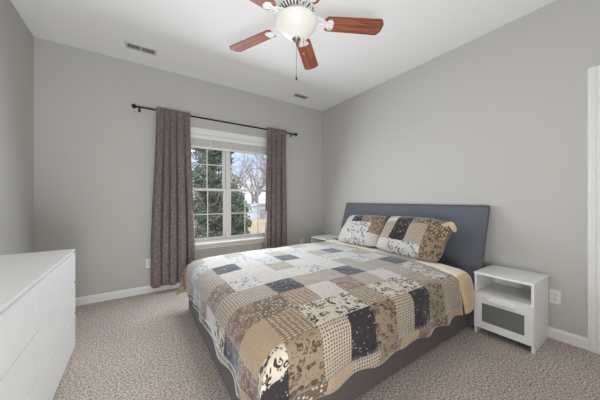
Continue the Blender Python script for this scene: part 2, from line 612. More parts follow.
# ------------------------------------------------------------ curtain rod and curtains
RZ, RY = 2.268, 3.475
rod = thing('curtain_rod', 'thin black curtain rod with ball ends across the window top', 'curtain rod', (1.1, RY, RZ))
bm = bmesh.new(); tube(bm, [(-1.12, 0, 0), (0, 0, 0), (1.12, 0, 0)], 0.0105, 14); link('pole', bm, M['rod'], rod, True, 40)
for s in (-1, 1):
    bm = bmesh.new()
    lathe(bm, [(0, -0.028), (0.012, -0.028), (0.014, -0.02), (0.010, -0.016), (0.018, -0.011), (0.0255, 0.002), (0.026, 0.012), (0.021, 0.024), (0.010, 0.033), (0, 0.035)], 20)
    bmesh.ops.transform(bm, matrix=Matrix.Translation((s * 1.13, 0, 0)) @ Matrix.Rotation(s * PI / 2, 4, 'Y'), verts=bm.verts)
    link('finial', bm, M['rod'], rod, True, 50)
for x in (-1.085, 1.085):
    bm = bmesh.new()
    box(bm, x - 0.012, x + 0.012, YB - RY - 0.005, YB - RY, -0.03, 0.03, 0.002)
    tube(bm, [(x, YB - RY - 0.004, -0.01), (x, 0.03, -0.015), (x, 0, -0.0125)], 0.006, 8)
    link('bracket', bm, M['rod'], rod)

def curtain(name_label, xt0, xt1, xb0, xb1, zbot, seed, folds):
    r = random.Random(seed)
    nu, nv = 150, 70
    top = RZ + 0.035
    xm = (xb0 + xb1) / 2
    b = bmesh.new()
    uvl = b.loops.layers.uv.new('UVMap')
    ph = [r.uniform(0, 2 * PI) for _ in range(4)]
    grid, uvs = [], []
    cloth_w = (xb1 - xb0) * 1.7
    for j in range(nv + 1):
        tz = j / nv
        z = top + (zbot - top) * tz
        k = smoothstep(0, 0.9, tz)
        x0 = xt0 + (xb0 - xt0) * k
        x1 = xt1 + (xb1 - xt1) * k
        amp = 0.016 + 0.036 * smoothstep(0.0, 0.6, tz)
        row, ur = [], []
        for i in range(nu + 1):
            s = i / nu
            a = 2 * PI * folds * s + ph[0] + 0.7 * math.sin(2 * PI * s * 1.3 + ph[1]) + 0.25 * math.sin(3 * tz + ph[2])
            w = math.sin(a)
            fine = 0.006 * math.sin(2 * a * 1.9 + ph[3]) * (1 - 0.6 * tz)
            hem = 0.006 * math.sin(a * 0.5 + ph[2]) * tz
            y = amp * (w - 0.35 * math.cos(2 * a)) * 0.8 + fine
            near = math.exp(-((z - RZ) / 0.03) ** 2)     # pocket bulges round the rod
            y = y * (1 - 0.55 * near)
            y += -0.018 * near
            x = x0 + (x1 - x0) * s + 0.012 * math.cos(a) * (0.4 + tz)
            row.append(b.verts.new((x - xm, min(y - 0.005, 0.082), z + hem)))
            ur.append((s * cloth_w, z))
        grid.append(row); uvs.append(ur)
    for j in range(nv):
        for i in range(nu):
            f = b.faces.new((grid[j][i], grid[j][i + 1], grid[j + 1][i + 1], grid[j + 1][i]))
            for lp, (jj, ii) in zip(f.loops, ((j, i), (j, i + 1), (j + 1, i + 1), (j + 1, i))):
                lp[uvl].uv = uvs[jj][ii]
    o = link('curtain', b, M['curtain'], None, True)
    o.location = (xm, RY, 0)
    sm = o.modifiers.new('thickness', 'SOLIDIFY')
    sm.thickness = 0.003
    return tag(o, name_label, 'curtain', 'speckled curtains at the window')
curtain('speckled mauve-grey curtain left of the window, hanging to the carpet', 0.185, 0.575, 0.125, 0.625, 0.088, 3, 5)
curtain('speckled mauve-grey curtain right of the window, hanging down behind the bed', 1.70, 2.055, 1.665, 2.075, 0.055, 11, 4)

# ------------------------------------------------------------ dresser
dr = thing('dresser', 'long white six-drawer dresser against the left wall', 'dresser', (XL + 0.001, 2.556, 0))
L, D, H = 1.78, 0.459, 0.78
bm = bmesh.new(); extrude_profile(bm, [(0, H - 0.026), (D + 0.006, H - 0.026), (D + 0.019, H - 0.014), (D + 0.019, H - 0.001), (D + 0.018, H), (0, H)], 'y', -L, 0); link('top', bm, M['lacquer'], dr)
for y0, y1 in ((-0.022, 0), (-L, -L + 0.022)):
    bm = bmesh.new(); box(bm, 0, D - 0.002, y0, y1, 0, H - 0.026, 0.001, 1); link('side_panel', bm, M['lacquer'], dr)
bm = bmesh.new(); box(bm, 0.005, 0.012, -L + 0.022, -0.022, 0.03, H - 0.026); link('back_panel', bm, M['lacquer_in'], dr)
bm = bmesh.new()
box(bm, 0.02, D - 0.045, -L / 2 - 0.009, -L / 2 + 0.009, 0.03, H - 0.03)
box(bm, 0.02, D - 0.04, -L + 0.022, -0.022, 0.0, 0.04)
link('carcass', bm, M['lacquer_in'], dr)
for (z0, z1) in ((0.008, 0.277), (0.279, 0.515), (0.517, 0.752)):
    for (y0, y1) in ((-L / 2 + 0.0035, -0.001), (-L + 0.001, -L / 2 - 0.0035)):
        d = bmesh.new()
        # front slab whose lower edge is cut back at an angle as the finger grip
        prof = [(D - 0.001, z0), (D + 0.003, z0), (D + 0.019, z0 + 0.013), (D + 0.019, z1), (D - 0.001, z1)]
        extrude_profile(d, prof, 'y', y0, y1)
        do = link('drawer', d, M['lacquer'], dr)
        c = bmesh.new()
        yy0, yy1 = y0 + 0.03, y1 - 0.03
        box(c, 0.03, D - 0.001, yy0, yy0 + 0.012, z0 + 0.02, z1 - 0.06)
        box(c, 0.03, D - 0.001, yy1 - 0.012, yy1, z0 + 0.02, z1 - 0.06)
        box(c, 0.03, D - 0.001, yy0, yy1, z0 + 0.012, z0 + 0.02)
        link('drawer_box', c, M['lacquer_in'], do)

# ------------------------------------------------------------ nightstands (front faces -x)
def make_nightstand(label, loc):
    t_ = thing('nightstand', label, 'nightstand', loc, 0, 'white nightstands beside the bed')
    W2, Dp, Hh = 0.195, 0.41, 0.53
    x0 = -Dp
    b = bmesh.new(); box(b, x0 - 0.004, 0, -W2 - 0.003, W2 + 0.003, Hh - 0.02, Hh, 0.003, 2); link('top', b, M['lacquer'], t_)
    for s in (-1, 1):
        b = bmesh.new()
        ya, yb = sorted((s * W2, s * (W2 - 0.018)))
        box(b, x0 + 0.001, 0, ya, yb, 0.0, Hh - 0.02, 0.0015, 1)
        link('side_panel', b, M['lacquer'], t_)
    b = bmesh.new(); box(b, -0.012, -0.004, -W2 + 0.018, W2 - 0.018, 0.06, Hh - 0.02); link('back_panel', b, M['lacquer_in'], t_)
    b = bmesh.new(); box(b, x0 + 0.004, -0.012, -W2 + 0.018, W2 - 0.018, 0.345, 0.361, 0.001, 1); link('shelf', b, M['lacquer'], t_)
    b = bmesh.new(); box(b, x0 + 0.03, -0.012, -W2 + 0.018, W2 - 0.018, 0.062, 0.076); link('bottom_panel', b, M['lacquer_in'], t_)
    # drawer: frame front around a grey frosted panel
    f0, f1 = x0 - 0.014, x0 + 0.0
    ya, yb, za, zb = -W2 + 0.002, W2 - 0.002, 0.058, 0.356
    ga, gb, gc, gd = -0.142, 0.136, 0.118, 0.275
    b = bmesh.new()
    box(b, f0, f1, ya, ga, za, zb); box(b, f0, f1, gb, yb, za, zb)
    box(b, f0, f1, ga, gb, za, gc); box(b, f0, f1, ga, gb, gd, zb)
    dd = link('drawer', b, M['lacquer'], t_)
    b = bmesh.new(); box(b, f0 + 0.004, f0 + 0.009, ga, gb, gc, gd); link('frosted_panel', b, M['grey_panel'], dd)
    b = bmesh.new()
    prof = [(f0, 0.300), (f0 - 0.022, 0.302), (f0 - 0.028, 0.308), (f0 - 0.028, 0.322), (f0 - 0.022, 0.328), (f0, 0.329)]
    extrude_profile(b, prof, 'y', -0.088, 0.088)
    link('handle', b, M['lacquer'], dd)
    return t_
ns = make_nightstand('white nightstand right of the bed, open shelf over a grey-panelled drawer', (XR - 0.018, 0.733, 0))
dup(ns, (XR - 0.018, 3.165, 0), 0, 'white nightstand in the far corner behind the bed, only its top showing')

# ------------------------------------------------------------ bed
BX0, BX1, BY0, BY1 = 0.445, 2.62, 0.985, 2.79
bed = thing('bed', 'grey upholstered platform bed with slanted tall headboard and dark rails', 'bed', (1.5, 1.9, 0))
def loc(o):
    o.location = (-1.5, -1.9, 0)
    return o
bm = bmesh.new()
def hx(z): return 2.852 - (1.105 - z) * 0.32
prof = [(hx(0.02), 0.02), (hx(0.6), 0.6), (hx(1.085), 1.085), (hx(1.105) + 0.008, 1.105), (hx(1.105) + 0.030, 1.105), (hx(1.085) + 0.042, 1.085), (hx(0.6) + 0.045, 0.6), (hx(0.02) + 0.05, 0.02)]
extrude_profile(bm, prof, 'y', 0.942, 2.885)
hb = loc(link('headboard', bm, M['upholstery'], bed))
bv = hb.modifiers.new('soft', 'BEVEL'); bv.width = 0.008; bv.segments = 3; bv.limit_method = 'ANGLE'
bm = bmesh.new()
for y in (0.942, 2.885):
    tube(bm, [(hx(zz) + 0.002, y, zz) for zz in (0.03, 0.3, 0.6, 0.85, 1.09)] , 0.004, 6)
tube(bm, [(hx(1.1) + 0.001, 0.942, 1.103), (hx(1.1) + 0.001, 1.9, 1.103), (hx(1.1) + 0.001, 2.885, 1.103)], 0.004, 6)
o = link('piping', bm, M['upholstery_dark'], hb)
for y0, y1 in ((BY0, BY0 + 0.045), (BY1 - 0.045, BY1)):
    bm = bmesh.new(); box(bm, BX0 + 0.045, hx(0.15), y0, y1, 0.012, 0.31, 0.01, 3); loc(link('side_rail', bm, M['upholstery_dark'], bed))
bm = bmesh.new(); box(bm, BX0, BX0 + 0.045, BY0, BY1, 0.012, 0.31, 0.01, 3); loc(link('foot_rail', bm, M['upholstery_dark'], bed))
bm = bmesh.new()
box(bm, BX0 + 0.045, 2.52, BY0 + 0.045, BY1 - 0.045, 0.22, 0.24)
loc(link('slat_base', bm, M['lacquer_in'], bed))
for x, y in ((BX0 + 0.08, BY0 + 0.09), (BX0 + 0.08, BY1 - 0.09), (2.4, BY0 + 0.09), (2.4, BY1 - 0.09)):
    bm = bmesh.new(); box(bm, x - 0.025, x + 0.025, y - 0.025, y + 0.025, 0.0, 0.22); loc(link('leg', bm, M['rod'], bed))

bm = bmesh.new()
box(bm, BX0 + 0.05, 2.575, BY0 + 0.05, BY1 - 0.05, 0.242, 0.523, 0.05, 5)
for xc in (0.6, 0.75, 0.9, 1.05, 1.2):
    bmesh.ops.bisect_plane(bm, geom=bm.verts[:] + bm.edges[:] + bm.faces[:], plane_co=(xc, 0, 0), plane_no=(1, 0, 0))
for v in bm.verts:          # worn lower towards the foot
    if v.co.z > 0.4:
        v.co.z -= 0.012 + min(0.055, 0.05 * max(0, (1.12 - v.co.x) / 0.65) ** 2) + 0.02 * max(0, (0.75 - v.co.x) / 0.25)
# head end follows the leaning headboard
for v in bm.verts:
    if v.co.x > 2.4:
        v.co.x = min(v.co.x, hx(v.co.z) - 0.004)
mt = link('mattress', bm, M['mattress'], None, True)
tag(mt, 'off-white mattress under the quilt, its edge showing beside the headboard', 'mattress')

# ------------------------------------------------------------ quilt
Y0 = 0.97            # row j starts at Y0 + 0.232 j
PY = 0.232
EX, EY0, EY1 = 0.475, 0.948, 2.828     # fold lines of the cloth over the mattress edges
TOPZ = 0.540
ROWS = {     # i = -1 .. 9
    -2: 'PPPPPPPPPPP',
    -1: 'PPKGDKGDKGG',
    0: 'TBSPPSPPSPS',
    1: 'DTNSLTGLGPG',
    2: 'PGGDGGDGGDG',
    3: 'LTFLLFLGFLG',
    4: 'TGLLGLLFLGL',
    5: 'FGDLFDLGDLG',
    6: 'GFLFLGFLLFL',
    7: 'TGLGLFLGLGL',
    8: 'GTGPGTGPGTG',
}
def pitch(Y):
    return 0.195 + 0.0205 * smoothstep(0.9, 1.5, Y)
def wrap(s, r):
    """s = distance past the fold line (<0 on top). Returns (outward, drop) following a rounded edge of radius r"""
    s0 = s + r * 0.6
    if s0 <= 0:
        return s, 0.0
    arc = r * PI / 2
    if s0 < arc:
        a = s0 / r
        return -r * 0.6 + r * math.sin(a), r * (1 - math.cos(a))
    return -r * 0.6 + r + 0.06 * (s0 - arc), r + (s0 - arc) * 0.998
def quilt_point(X, Y, lift=0.0):
    """X, Y are cloth coordinates in metres laid flat over the bed"""
    sx = EX - X
    sy = max(EY0 - Y, Y - EY1)
    ox, dx = wrap(sx, 0.12)
    oy, dy = wrap(sy, 0.065)
    x = EX - ox
    y = EY0 - oy if EY0 - Y > Y - EY1 else EY1 + oy
    drop = (dx ** 4 + dy ** 4) ** 0.25
    m = min(max(sx, 0), max(sy, 0))
    x -= 0.22 * m
    y += (-0.22 if EY0 - Y > Y - EY1 else 0.22) * m
    sag = 0.045 * max(0, (1.05 - x) / 0.65) ** 2 if x > 0.3 else 0.045 * 1.3
    nz = noise.noise(Vector((X * 3.0, Y * 3.0, 1.3))) * 0.007 + noise.noise(Vector((X * 9, Y * 9, 5.0))) * 0.0035
    hang = smoothstep(0.05, 0.3, drop)
    wav = hang * 0.012 * math.sin((X if sy > sx else Y) * 17 + 1.5 * math.sin((X + Y) * 5))
    if sy > sx:
        y += (-wav if Y < 2 else wav)
    else:
        x -= wav
    z = TOPZ - min(sag, 0.055) - drop + nz + lift
    return Vector((x, y, max(z, 0.03)))

SUB = 8
bm = bmesh.new()
uvl = bm.loops.layers.uv.new('UVMap')
I0, I1 = -1, 9.35
J0, J1 = -1, 9
ni = round((I1 - I0) * SUB)
nj = (J1 - J0) * SUB
def flat(i, j):
    Y = Y0 + PY * j if j >= 0 else Y0 + 0.262 * j
    if j > 8: Y = Y0 + PY * 8 + 0.262 * (j - 8)
    X = 0.36 + pitch(Y) * i if i >= 0 else 0.36 + 0.13 * i
    return X, Y
grid = []
for a in range(ni + 1):
    row = []
    for b in range(nj + 1):
        i = I0 + a / SUB
        j = J0 + b / SUB
        X, Y = flat(i, j)
        v = bm.verts.new(quilt_point(X, Y))
        row.append((v, (X, Y)))
    grid.append(row)
for a in range(ni):
    for b in range(nj):
        q = (grid[a][b], grid[a + 1][b], grid[a + 1][b + 1], grid[a][b + 1])
        f = bm.faces.new([p[0] for p in q])
        i = math.floor(I0 + (a + 0.5) / SUB)
        j = math.floor(J0 + (b + 0.5) / SUB)
        kd = 'D' if (i == 0 and j == -1 and b < SUB * 0.5) else ROWS[j][i + 1]
        f.material_index = KINDS.index(kd)
        for lp, p in zip(f.loops, q):
            lp[uvl].uv = p[1]
quilt = link('quilt', bm, QM, None, True)
sm = quilt.modifiers.new('thickness', 'SOLIDIFY'); sm.thickness = 0.010; sm.offset = -1
tag(quilt, 'patchwork quilt of cream, tan and charcoal prints draped over the bed', 'quilt')

# hem border strip round the foot and both sides (its own piecing)
BW = 0.068
def strip_mesh(path, kinds_seq, name, outmat=None, nacross=3, seglen=0.2):
    """path: list of (cloth inner, cloth outer) points"""
    b = bmesh.new()
    uvl_ = b.loops.layers.uv.new('UVMap')
    rows = []
    dist = 0
    for k, (p0, p1) in enumerate(path):
        if k:
            dist += math.dist(p0, path[k - 1][0])
        r_ = []
        for c in range(nacross + 1):
            s = c / nacross
            X = p0[0] + (p1[0] - p0[0]) * s
            Y = p0[1] + (p1[1] - p0[1]) * s
            r_.append((b.verts.new(quilt_point(X, Y)), (X, Y)))
        rows.append((r_, dist))
    for k in range(len(rows) - 1):
        for c in range(nacross):
            q = (rows[k][0][c], rows[k + 1][0][c], rows[k + 1][0][c + 1], rows[k][0][c + 1])
            f = b.faces.new([p[0] for p in q])
            seg = int(rows[k][1] / seglen)
            f.material_index = KINDS.index(kinds_seq[seg % len(kinds_seq)]) if kinds_seq else 0
            for lp, p in zip(f.loops, q):
                lp[uvl_].uv = p[1]
    o_ = link(name, b, QM if kinds_seq else outmat, quilt, True)
    s_ = o_.modifiers.new('thickness', 'SOLIDIFY'); s_.thickness = 0.010; s_.offset = -1
    return o_
xa, ya = flat(I0, J0)
xe, _ = flat(I1, J0)
_, yb_ = flat(I0, J1)
xe2, _ = flat(I1, J1)
N = 90
path = [((xe + (xa - xe) * k / N, ya), (xe + (xa - 0.04 - xe) * k / N, ya - BW + 0.010 * math.sin(k * 0.5))) for k in range(N + 1)]
path += [((xa, ya + (yb_ - ya) * k / N), (xa - 0.04 + 0.006 * math.sin(k * 0.55), ya - BW + (yb_ - ya + 2 * BW) * k / N)) for k in range(1, N + 1)]
path += [((xa + (xe2 - xa) * k / N, yb_), (xa - 0.04 + (xe2 - xa + 0.04) * k / N, yb_ + BW)) for k in range(1, N + 1)]
strip_mesh(path, 'BNTBKGBN', 'hem_border')['label'] = 'pieced tan and brown border strip'

# cream underside turned back along the head end, its tan end hanging over the near side
def turned_edge():
    b = bmesh.new()
    uvl_ = b.loops.layers.uv.new('UVMap')
    rows = []
    n = 110
    for k in range(n + 1):
        j = (-1.30) + (J1 - 0.3 + 1.30) * k / n
        X, Y = flat(I1, j)
        hang = smoothstep(0.98, 0.80, Y)
        w = 0.125 + 0.035 * hang + 0.05 * smoothstep(1.4, 1.0, Y)
        r_ = []
        for c in range(7):
            s = c / 6
            Xc = X - 0.02 + (w + 0.02) * s
            p = quilt_point(Xc + 0.17 * max(0, 0.95 - Y), Y, 0.012 + 0.010 * math.sin(PI * s))
            p += Vector((0, -0.014 * smoothstep(0.98, 0.9, Y) * (0.5 + math.sin(PI * s)), 0))
            if s > 0.9: p.z -= 0.006
            r_.append((b.verts.new(p), (Xc, Y)))
        rows.append(r_)
    for k in range(n):
        for c in range(6):
            q = (rows[k][c], rows[k + 1][c], rows[k + 1][c + 1], rows[k][c + 1])
            f = b.faces.new([p[0] for p in q])
            f.material_index = 1 if rows[k][c][1][1] < 0.93 else 0
            for lp, p in zip(f.loops, q):
                lp[uvl_].uv = p[1]
    o_ = link('turned_back_edge', b, [M['cream_sheet'], M['tan_back']], quilt, True)
    s_ = o_.modifiers.new('thickness', 'SOLIDIFY'); s_.thickness = 0.012; s_.offset = -1
    o_['label'] = 'plain cream underside folded back'
turned_edge()

# ------------------------------------------------------------ pillows
def pillow(label, center, w, h, th, tilt, yaw, roll, cells, seed):
    """local: x across, y up the pillow, z front normal"""
    o = thing('pillow', label, 'pillow', center, 0, 'patchwork pillows against the headboard')
    o.rotation_euler = Matrix.Rotation(yaw, 3, 'Z').to_4x4().to_euler()
    base = Matrix.Rotation(yaw, 4, 'Z') @ Matrix.Rotation(tilt, 4, 'Y') @ Matrix.Rotation(roll, 4, 'X')
    # frame: local a -> -Y world, local b -> up, n -> -X world
    F = Matrix(((0, 0, -1, 0), (-1, 0, 0, 0), (0, 1, 0, 0), (0, 0, 0, 1)))
    R_ = Matrix.Rotation(tilt, 4, 'Y') @ Matrix.Rotation(roll, 4, 'X') @ F
    n = 36
    nc, nr = len(cells[0]), len(cells)
    def surf(a, b, side):
        pa, pb = abs(a), abs(b)
        t_ = max(0.0, (1 - pa ** 3.2)) ** 0.62 * max(0.0, (1 - pb ** 3.2)) ** 0.62
        x = a * w / 2 * (1 - 0.05 * (1 - pb ** 2) * 0 - 0.06 * pb ** 4 * 0) 
        x *= 1 - 0.07 * pb ** 5 - 0.02 * (1 - pb ** 2)
        y = b * h / 2 * (1 - 0.09 * pa ** 5)
        wr = noise.noise(Vector((a * 2.2 + seed, b * 2.2, side))) * 0.012 + noise.noise(Vector((a * 6 + seed, b * 6, side))) * 0.005
        z = side * (th / 2 * t_ + 0.004) + wr * min(1, t_ * 2)
        z += 0.012 * noise.noise(Vector((a * 1.5, b * 1.5, seed)))
        return R_ @ Vector((x, y, z))
    b_ = bmesh.new()
    uvl_ = b_.loops.layers.uv.new('UVMap')
    V = {}
    for side in (1, -1):
        for i in range(n + 1):
            for j in range(n + 1):
                V[side, i, j] = b_.verts.new(surf(-1 + 2 * i / n, -1 + 2 * j / n, side))
    def quad(ks, mi):
        f = b_.faces.new([V[k] for k in ks])
        f.material_index = mi
        for lp, k in zip(f.loops, ks):
            lp[uvl_].uv = (k[1] / n * w + seed, k[2] / n * h)
    for i in range(n):
        for j in range(n):
            ci = min(nc - 1, int(i / n * nc)); cj = min(nr - 1, int((1 - (j + 0.5) / n) * nr))
            quad(((1, i, j), (1, i + 1, j), (1, i + 1, j + 1), (1, i, j + 1)), KINDS.index(cells[cj][ci]))
            quad(((-1, i, j + 1), (-1, i + 1, j + 1), (-1, i + 1, j), (-1, i, j)), KINDS.index('B'))
    for i in range(n):
        for j in (0, n):
            quad(((1, i, j), (-1, i, j), (-1, i + 1, j), (1, i + 1, j)), KINDS.index('B'))
            quad(((1, j, i), (1, j, i + 1), (-1, j, i + 1), (-1, j, i)), KINDS.index('B'))
    link('pillowcase', b_, QM, o, True)
    return o, surf
pillow('patchwork pillow on the far side of the bed, partly behind the other pillow',
       (2.505, 2.25, 0.757), 0.70, 0.46, 0.17, math.radians(38), 0, math.radians(-2), ['LDTN', 'LFFT', 'LFFL'], 1.0)
p2, surf2 = pillow('patchwork pillow nearest the right side, with tan ties at its end',
       (2.465, 1.52, 0.768), 0.76, 0.48, 0.19, math.radians(38), 0, math.radians(2), ['LDNN', 'GDGN', 'GDGK', 'LFFK'], 4.0)
# knotted tan ties at the upper right end of the near pillow
s0 = surf2(0.90, 0.88, 1) + Vector((-0.01, 0, 0))
for offs, dirw, wv in (
        (((0, 0, 0.012), (-0.03, 0.004, 0.0), (-0.045, 0.012, -0.04), (-0.04, 0.03, -0.085)), Vector((0.40, -0.9, 0.1)), (0.014, 0.034, 0.036, 0.030)),
        (((0, 0, 0.012), (-0.02, -0.035, 0.005), (-0.03, -0.065, -0.03), (-0.02, -0.085, -0.08)), Vector((0.35, -0.6, 0.7)), (0.012, 0.026, 0.030, 0.020))):
    b_ = bmesh.new()
    rr = []
    for q, w_ in zip(offs, wv):
        p = s0 + Vector(q)
        rr.append((b_.verts.new(p - dirw * w_), b_.verts.new(p + dirw * w_)))
    for a, c in zip(rr, rr[1:]):
        b_.faces.new((a[0], a[1], c[1], c[0]))
    o = link('tie', b_, M['tan_back'], p2, True)
    s_ = o.modifiers.new('thickness', 'SOLIDIFY'); s_.thickness = 0.006
    u_ = o.modifiers.new('smooth', 'SUBSURF'); u_.levels = 2; u_.render_levels = 2
    o['label'] = 'plain tan fabric tie'

# ------------------------------------------------------------ ceiling fan
FX, FY, FZ = 0.942, 1.457, 2.435
fan = thing('ceiling_fan', 'white ceiling fan with cherry blades and a lit frosted bowl', 'ceiling fan', (FX, FY, CH))
def fz(z): return z - CH
bm = bmesh.new(); lathe(bm, [(0, fz(CH)), (0.072, fz(CH)), (0.074, fz(2.815)), (0.066, fz(2.79)), (0.040, fz(2.765)), (0.020, fz(2.755)), (0, fz(2.755))], 32); link('canopy', bm, M['fanwhite'], fan, True, 40)
bm = bmesh.new(); lathe(bm, [(0.013, fz(2.76)), (0.013, fz(2.655))], 16); link('downrod', bm, M['fanwhite'], fan, True, 40)
bm = bmesh.new()
lathe(bm, [(0, fz(2.665)), (0.03, fz(2.665)), (0.055, fz(2.65)), (0.095, fz(2.635)), (0.118, fz(2.61)), (0.123, fz(2.57)), (0.120, fz(2.545)), (0.128, fz(2.535)), (0.128, fz(2.52)), (0.105, fz(2.50)), (0.085, fz(2.488)), (0, fz(2.488))], 48)
mh = link('motor_housing', bm, M['fanwhite'], fan, True, 35)
bm = bmesh.new()
for k in range(30):
    box(bm, -0.021, 0.021, -0.005, 0.005, -0.0015, 0.0015, 0, 2, Matrix.Translation((0, 0, fz(2.5035))) @ Matrix.Rotation(2 * PI * k / 30, 4, 'Z') @ Matrix.Translation((0.109, 0, 0)) @ Matrix.Rotation(-0.68, 4, 'Y'))
link('vent_slots', bm, M['slot'], mh)
bm = bmesh.new(); lathe(bm, [(0, fz(2.49)), (0.062, fz(2.49)), (0.064, fz(2.455)), (0.058, fz(2.445)), (0.075, fz(2.440)), (0.140, fz(2.437)), (0.143, fz(2.428)), (0, fz(2.428))], 40); link('light_fitter', bm, M['fanwhite'], fan, True, 35)
# glass bowl, hollow
bm = bmesh.new()
outer = [(0.150, 2.432), (0.152, 2.424), (0.145, 2.408), (0.125, 2.380), (0.098, 2.352), (0.068, 2.330), (0.042, 2.315), (0.028, 2.311), (0, 2.310)]
inner = [(max(0, r - 0.004), z + 0.004) for r, z in reversed(outer)]
lathe(bm, [(r, fz(z)) for r, z in outer + inner], 48, cap=False)
link('light_bowl', bm, M['bowl'], fan, True, 60)
bm = bmesh.new(); lathe(bm, [(0, fz(2.322)), (0.030, fz(2.320)), (0.031, fz(2.310)), (0.026, fz(2.303)), (0.014, fz(2.297)), (0.010, fz(2.288)), (0, fz(2.285))], 24); link('finial', bm, M['chrome'], fan, True, 50)
def chain(dx, dy, z0, z1, knobmat):
    b = bmesh.new()
    z_ = z0
    while z_ > z1:
        bmesh.ops.create_icosphere(b, subdivisions=1, radius=0.0018, matrix=Matrix.Translation((dx, dy, fz(z_))))
        z_ -= 0.0042
    tube(b, [(dx, dy, fz(z0)), (dx, dy, fz((z0 + z1) / 2)), (dx, dy, fz(z1))], 0.0007, 5)
    c = link('pull_chain', b, M['chain'], fan)
    b = bmesh.new(); lathe(b, [(0, fz(z1) + 0.002), (0.004, fz(z1)), (0.007, fz(z1) - 0.012), (0.006, fz(z1) - 0.02), (0.003, fz(z1) - 0.026), (0, fz(z1) - 0.027)], 12, (dx, dy, 0))
    link('pull_knob', b, knobmat, c, True)
chain(0.0, 0.0, 2.287, 2.045, M['knob_wood'])
chain(0.052 * 0.832, -0.052 * 0.555, 2.318, 2.215, M['knob_wood'])
# five blades
def blade_mesh():
    b = bmesh.new()
    r0, r1, w0, w1 = 0.205, 0.635, 0.058, 0.066
    pts = [(r0, -w0 * 0.75), (r0 + 0.02, -w0), (r1 - 0.035, -w1), (r1 - 0.022, -w1 + 0.004), (r1 - 0.004, -w1 + 0.03), (r1, -w1 + 0.045), (r1, w1 - 0.045), (r1 - 0.004, w1 - 0.03), (r1 - 0.022, w1 - 0.004), (r1 - 0.035, w1), (r0 + 0.02, w0), (r0, w0 * 0.75)]
    A = [b.verts.new((x, y, 0.003)) for x, y in pts]
    B = [b.verts.new((x, y, -0.003)) for x, y in pts]
    b.faces.new(A); b.faces.new(list(reversed(B)))
    for k in range(len(pts)):
        k2 = (k + 1) % len(pts)
        b.faces.new((A[k], A[k2], B[k2], B[k]))
    return b
def iron_mesh():
    b = bmesh.new()
    # scrolled bracket: two bowed arms, a centre arm and a leaf plate under the blade
    for s in (-1, 1):
        tube(b, [(0.085, s * 0.012, 0.028), (0.12, s * 0.034, 0.016), (0.155, s * 0.042, 0.002), (0.19, s * 0.034, -0.006), (0.215, s * 0.014, -0.007)], [0.007, 0.006, 0.006, 0.006, 0.007], 8)
        tube(b, [(0.215, s * 0.014, -0.007), (0.235, s * 0.034, -0.007), (0.252, s * 0.036, -0.007), (0.262, s * 0.022, -0.007)], [0.006, 0.006, 0.006, 0.005], 8)
        for q in range(7):
            a0 = q / 6 * 1.6 * PI
        sp = [(0.150 + 0.018 * math.cos(a) * (1 - a / 9), s * (0.022 + 0.012 * math.sin(a) * (1 - a / 9)), 0.002) for a in [x * 0.5 for x in range(12)]]
        tube(b, sp, 0.0035, 6)
    tube(b, [(0.085, 0, 0.028), (0.13, 0, 0.012), (0.18, 0, -0.004), (0.225, 0, -0.007), (0.265, 0, -0.007)], [0.008, 0.006, 0.006, 0.009, 0.005], 8)
    box(b, 0.215, 0.27, -0.026, 0.026, -0.008, -0.003, 0.002, 1)
    return b
for k in range(5):
    ang = math.radians(5 + 72 * k)
    # angle measured from the camera's right axis; convert into room axes
    wa = ang - YAW
    mt_ = Matrix.Translation((0, 0, fz(FZ))) @ Matrix.Rotation(wa, 4, 'Z') @ Matrix.Rotation(math.radians(-11), 4, 'X')
    o = link('blade', blade_mesh(), M['cherry'], fan)
    o.matrix_local = mt_
    b2 = iron_mesh()
    o2 = link('blade_iron', b2, M['fanwhite'], fan, True, 40)
    o2.matrix_local = mt_
# the lamp's own bulbs inside the bowl
for k in range(2):
    ld = bpy.data.lights.new('fan_bulb', 'POINT')
    ld.energy = 0.08
    ld.color = (1.0, 0.96, 0.91)
    ld.shadow_soft_size = 0.025
    lo = bpy.data.objects.new('fan_bulb', ld)
    COL.objects.link(lo)
    a = 0.6 + k * PI
    lo.location = (FX + 0.05 * math.cos(a), FY + 0.05 * math.sin(a), 2.392)

# ------------------------------------------------------------ ceiling vents
def vent(label, x, y, lx, ly, two):
    t_ = thing('ceiling_vent', label, 'air vent', (x, y, CH), 0, 'air vents in the ceiling')
    b = bmesh.new()
    fw = 0.022
    box(b, -lx / 2, lx / 2, -ly / 2, -ly / 2 + fw, -0.006, 0, 0.002, 1); box(b, -lx / 2, lx / 2, ly / 2 - fw, ly / 2, -0.006, 0, 0.002, 1)
    box(b, -lx / 2, -lx / 2 + fw, -ly / 2 + fw, ly / 2 - fw, -0.006, 0); box(b, lx / 2 - fw, lx / 2, -ly / 2 + fw, ly / 2 - fw, -0.006, 0)
    if two:
        box(b, -0.008, 0.008, -ly / 2 + fw, ly / 2 - fw, -0.006, 0)
    link('frame', b, M['vent'], t_)
    b = bmesh.new(); box(b, -lx / 2 + fw, lx / 2 - fw, -ly / 2 + fw, ly / 2 - fw, -0.0012, -0.0002); link('duct_opening', b, M['vent_dark'], t_)
    b = bmesh.new()
    n = 22
    for k in range(n):
        xc = -lx / 2 + fw + (lx - 2 * fw) * (k + 0.5) / n
        box(b, -0.0008, 0.0008, -ly / 2 + fw, ly / 2 - fw, -0.0035, 0.0035, 0, 1, Matrix.Translation((xc, 0, -0.0045)) @ Matrix.Rotation(0.6, 4, 'Y'))
    link('louvers', b, M['vent'], t_)
vent('white twin ceiling vent near the left wall, above the curtain rod', 0.03, 3.20, 0.30, 0.13, True)
vent('small ceiling vent near the corner above the headboard side', 2.19, 3.25, 0.27, 0.13, False)

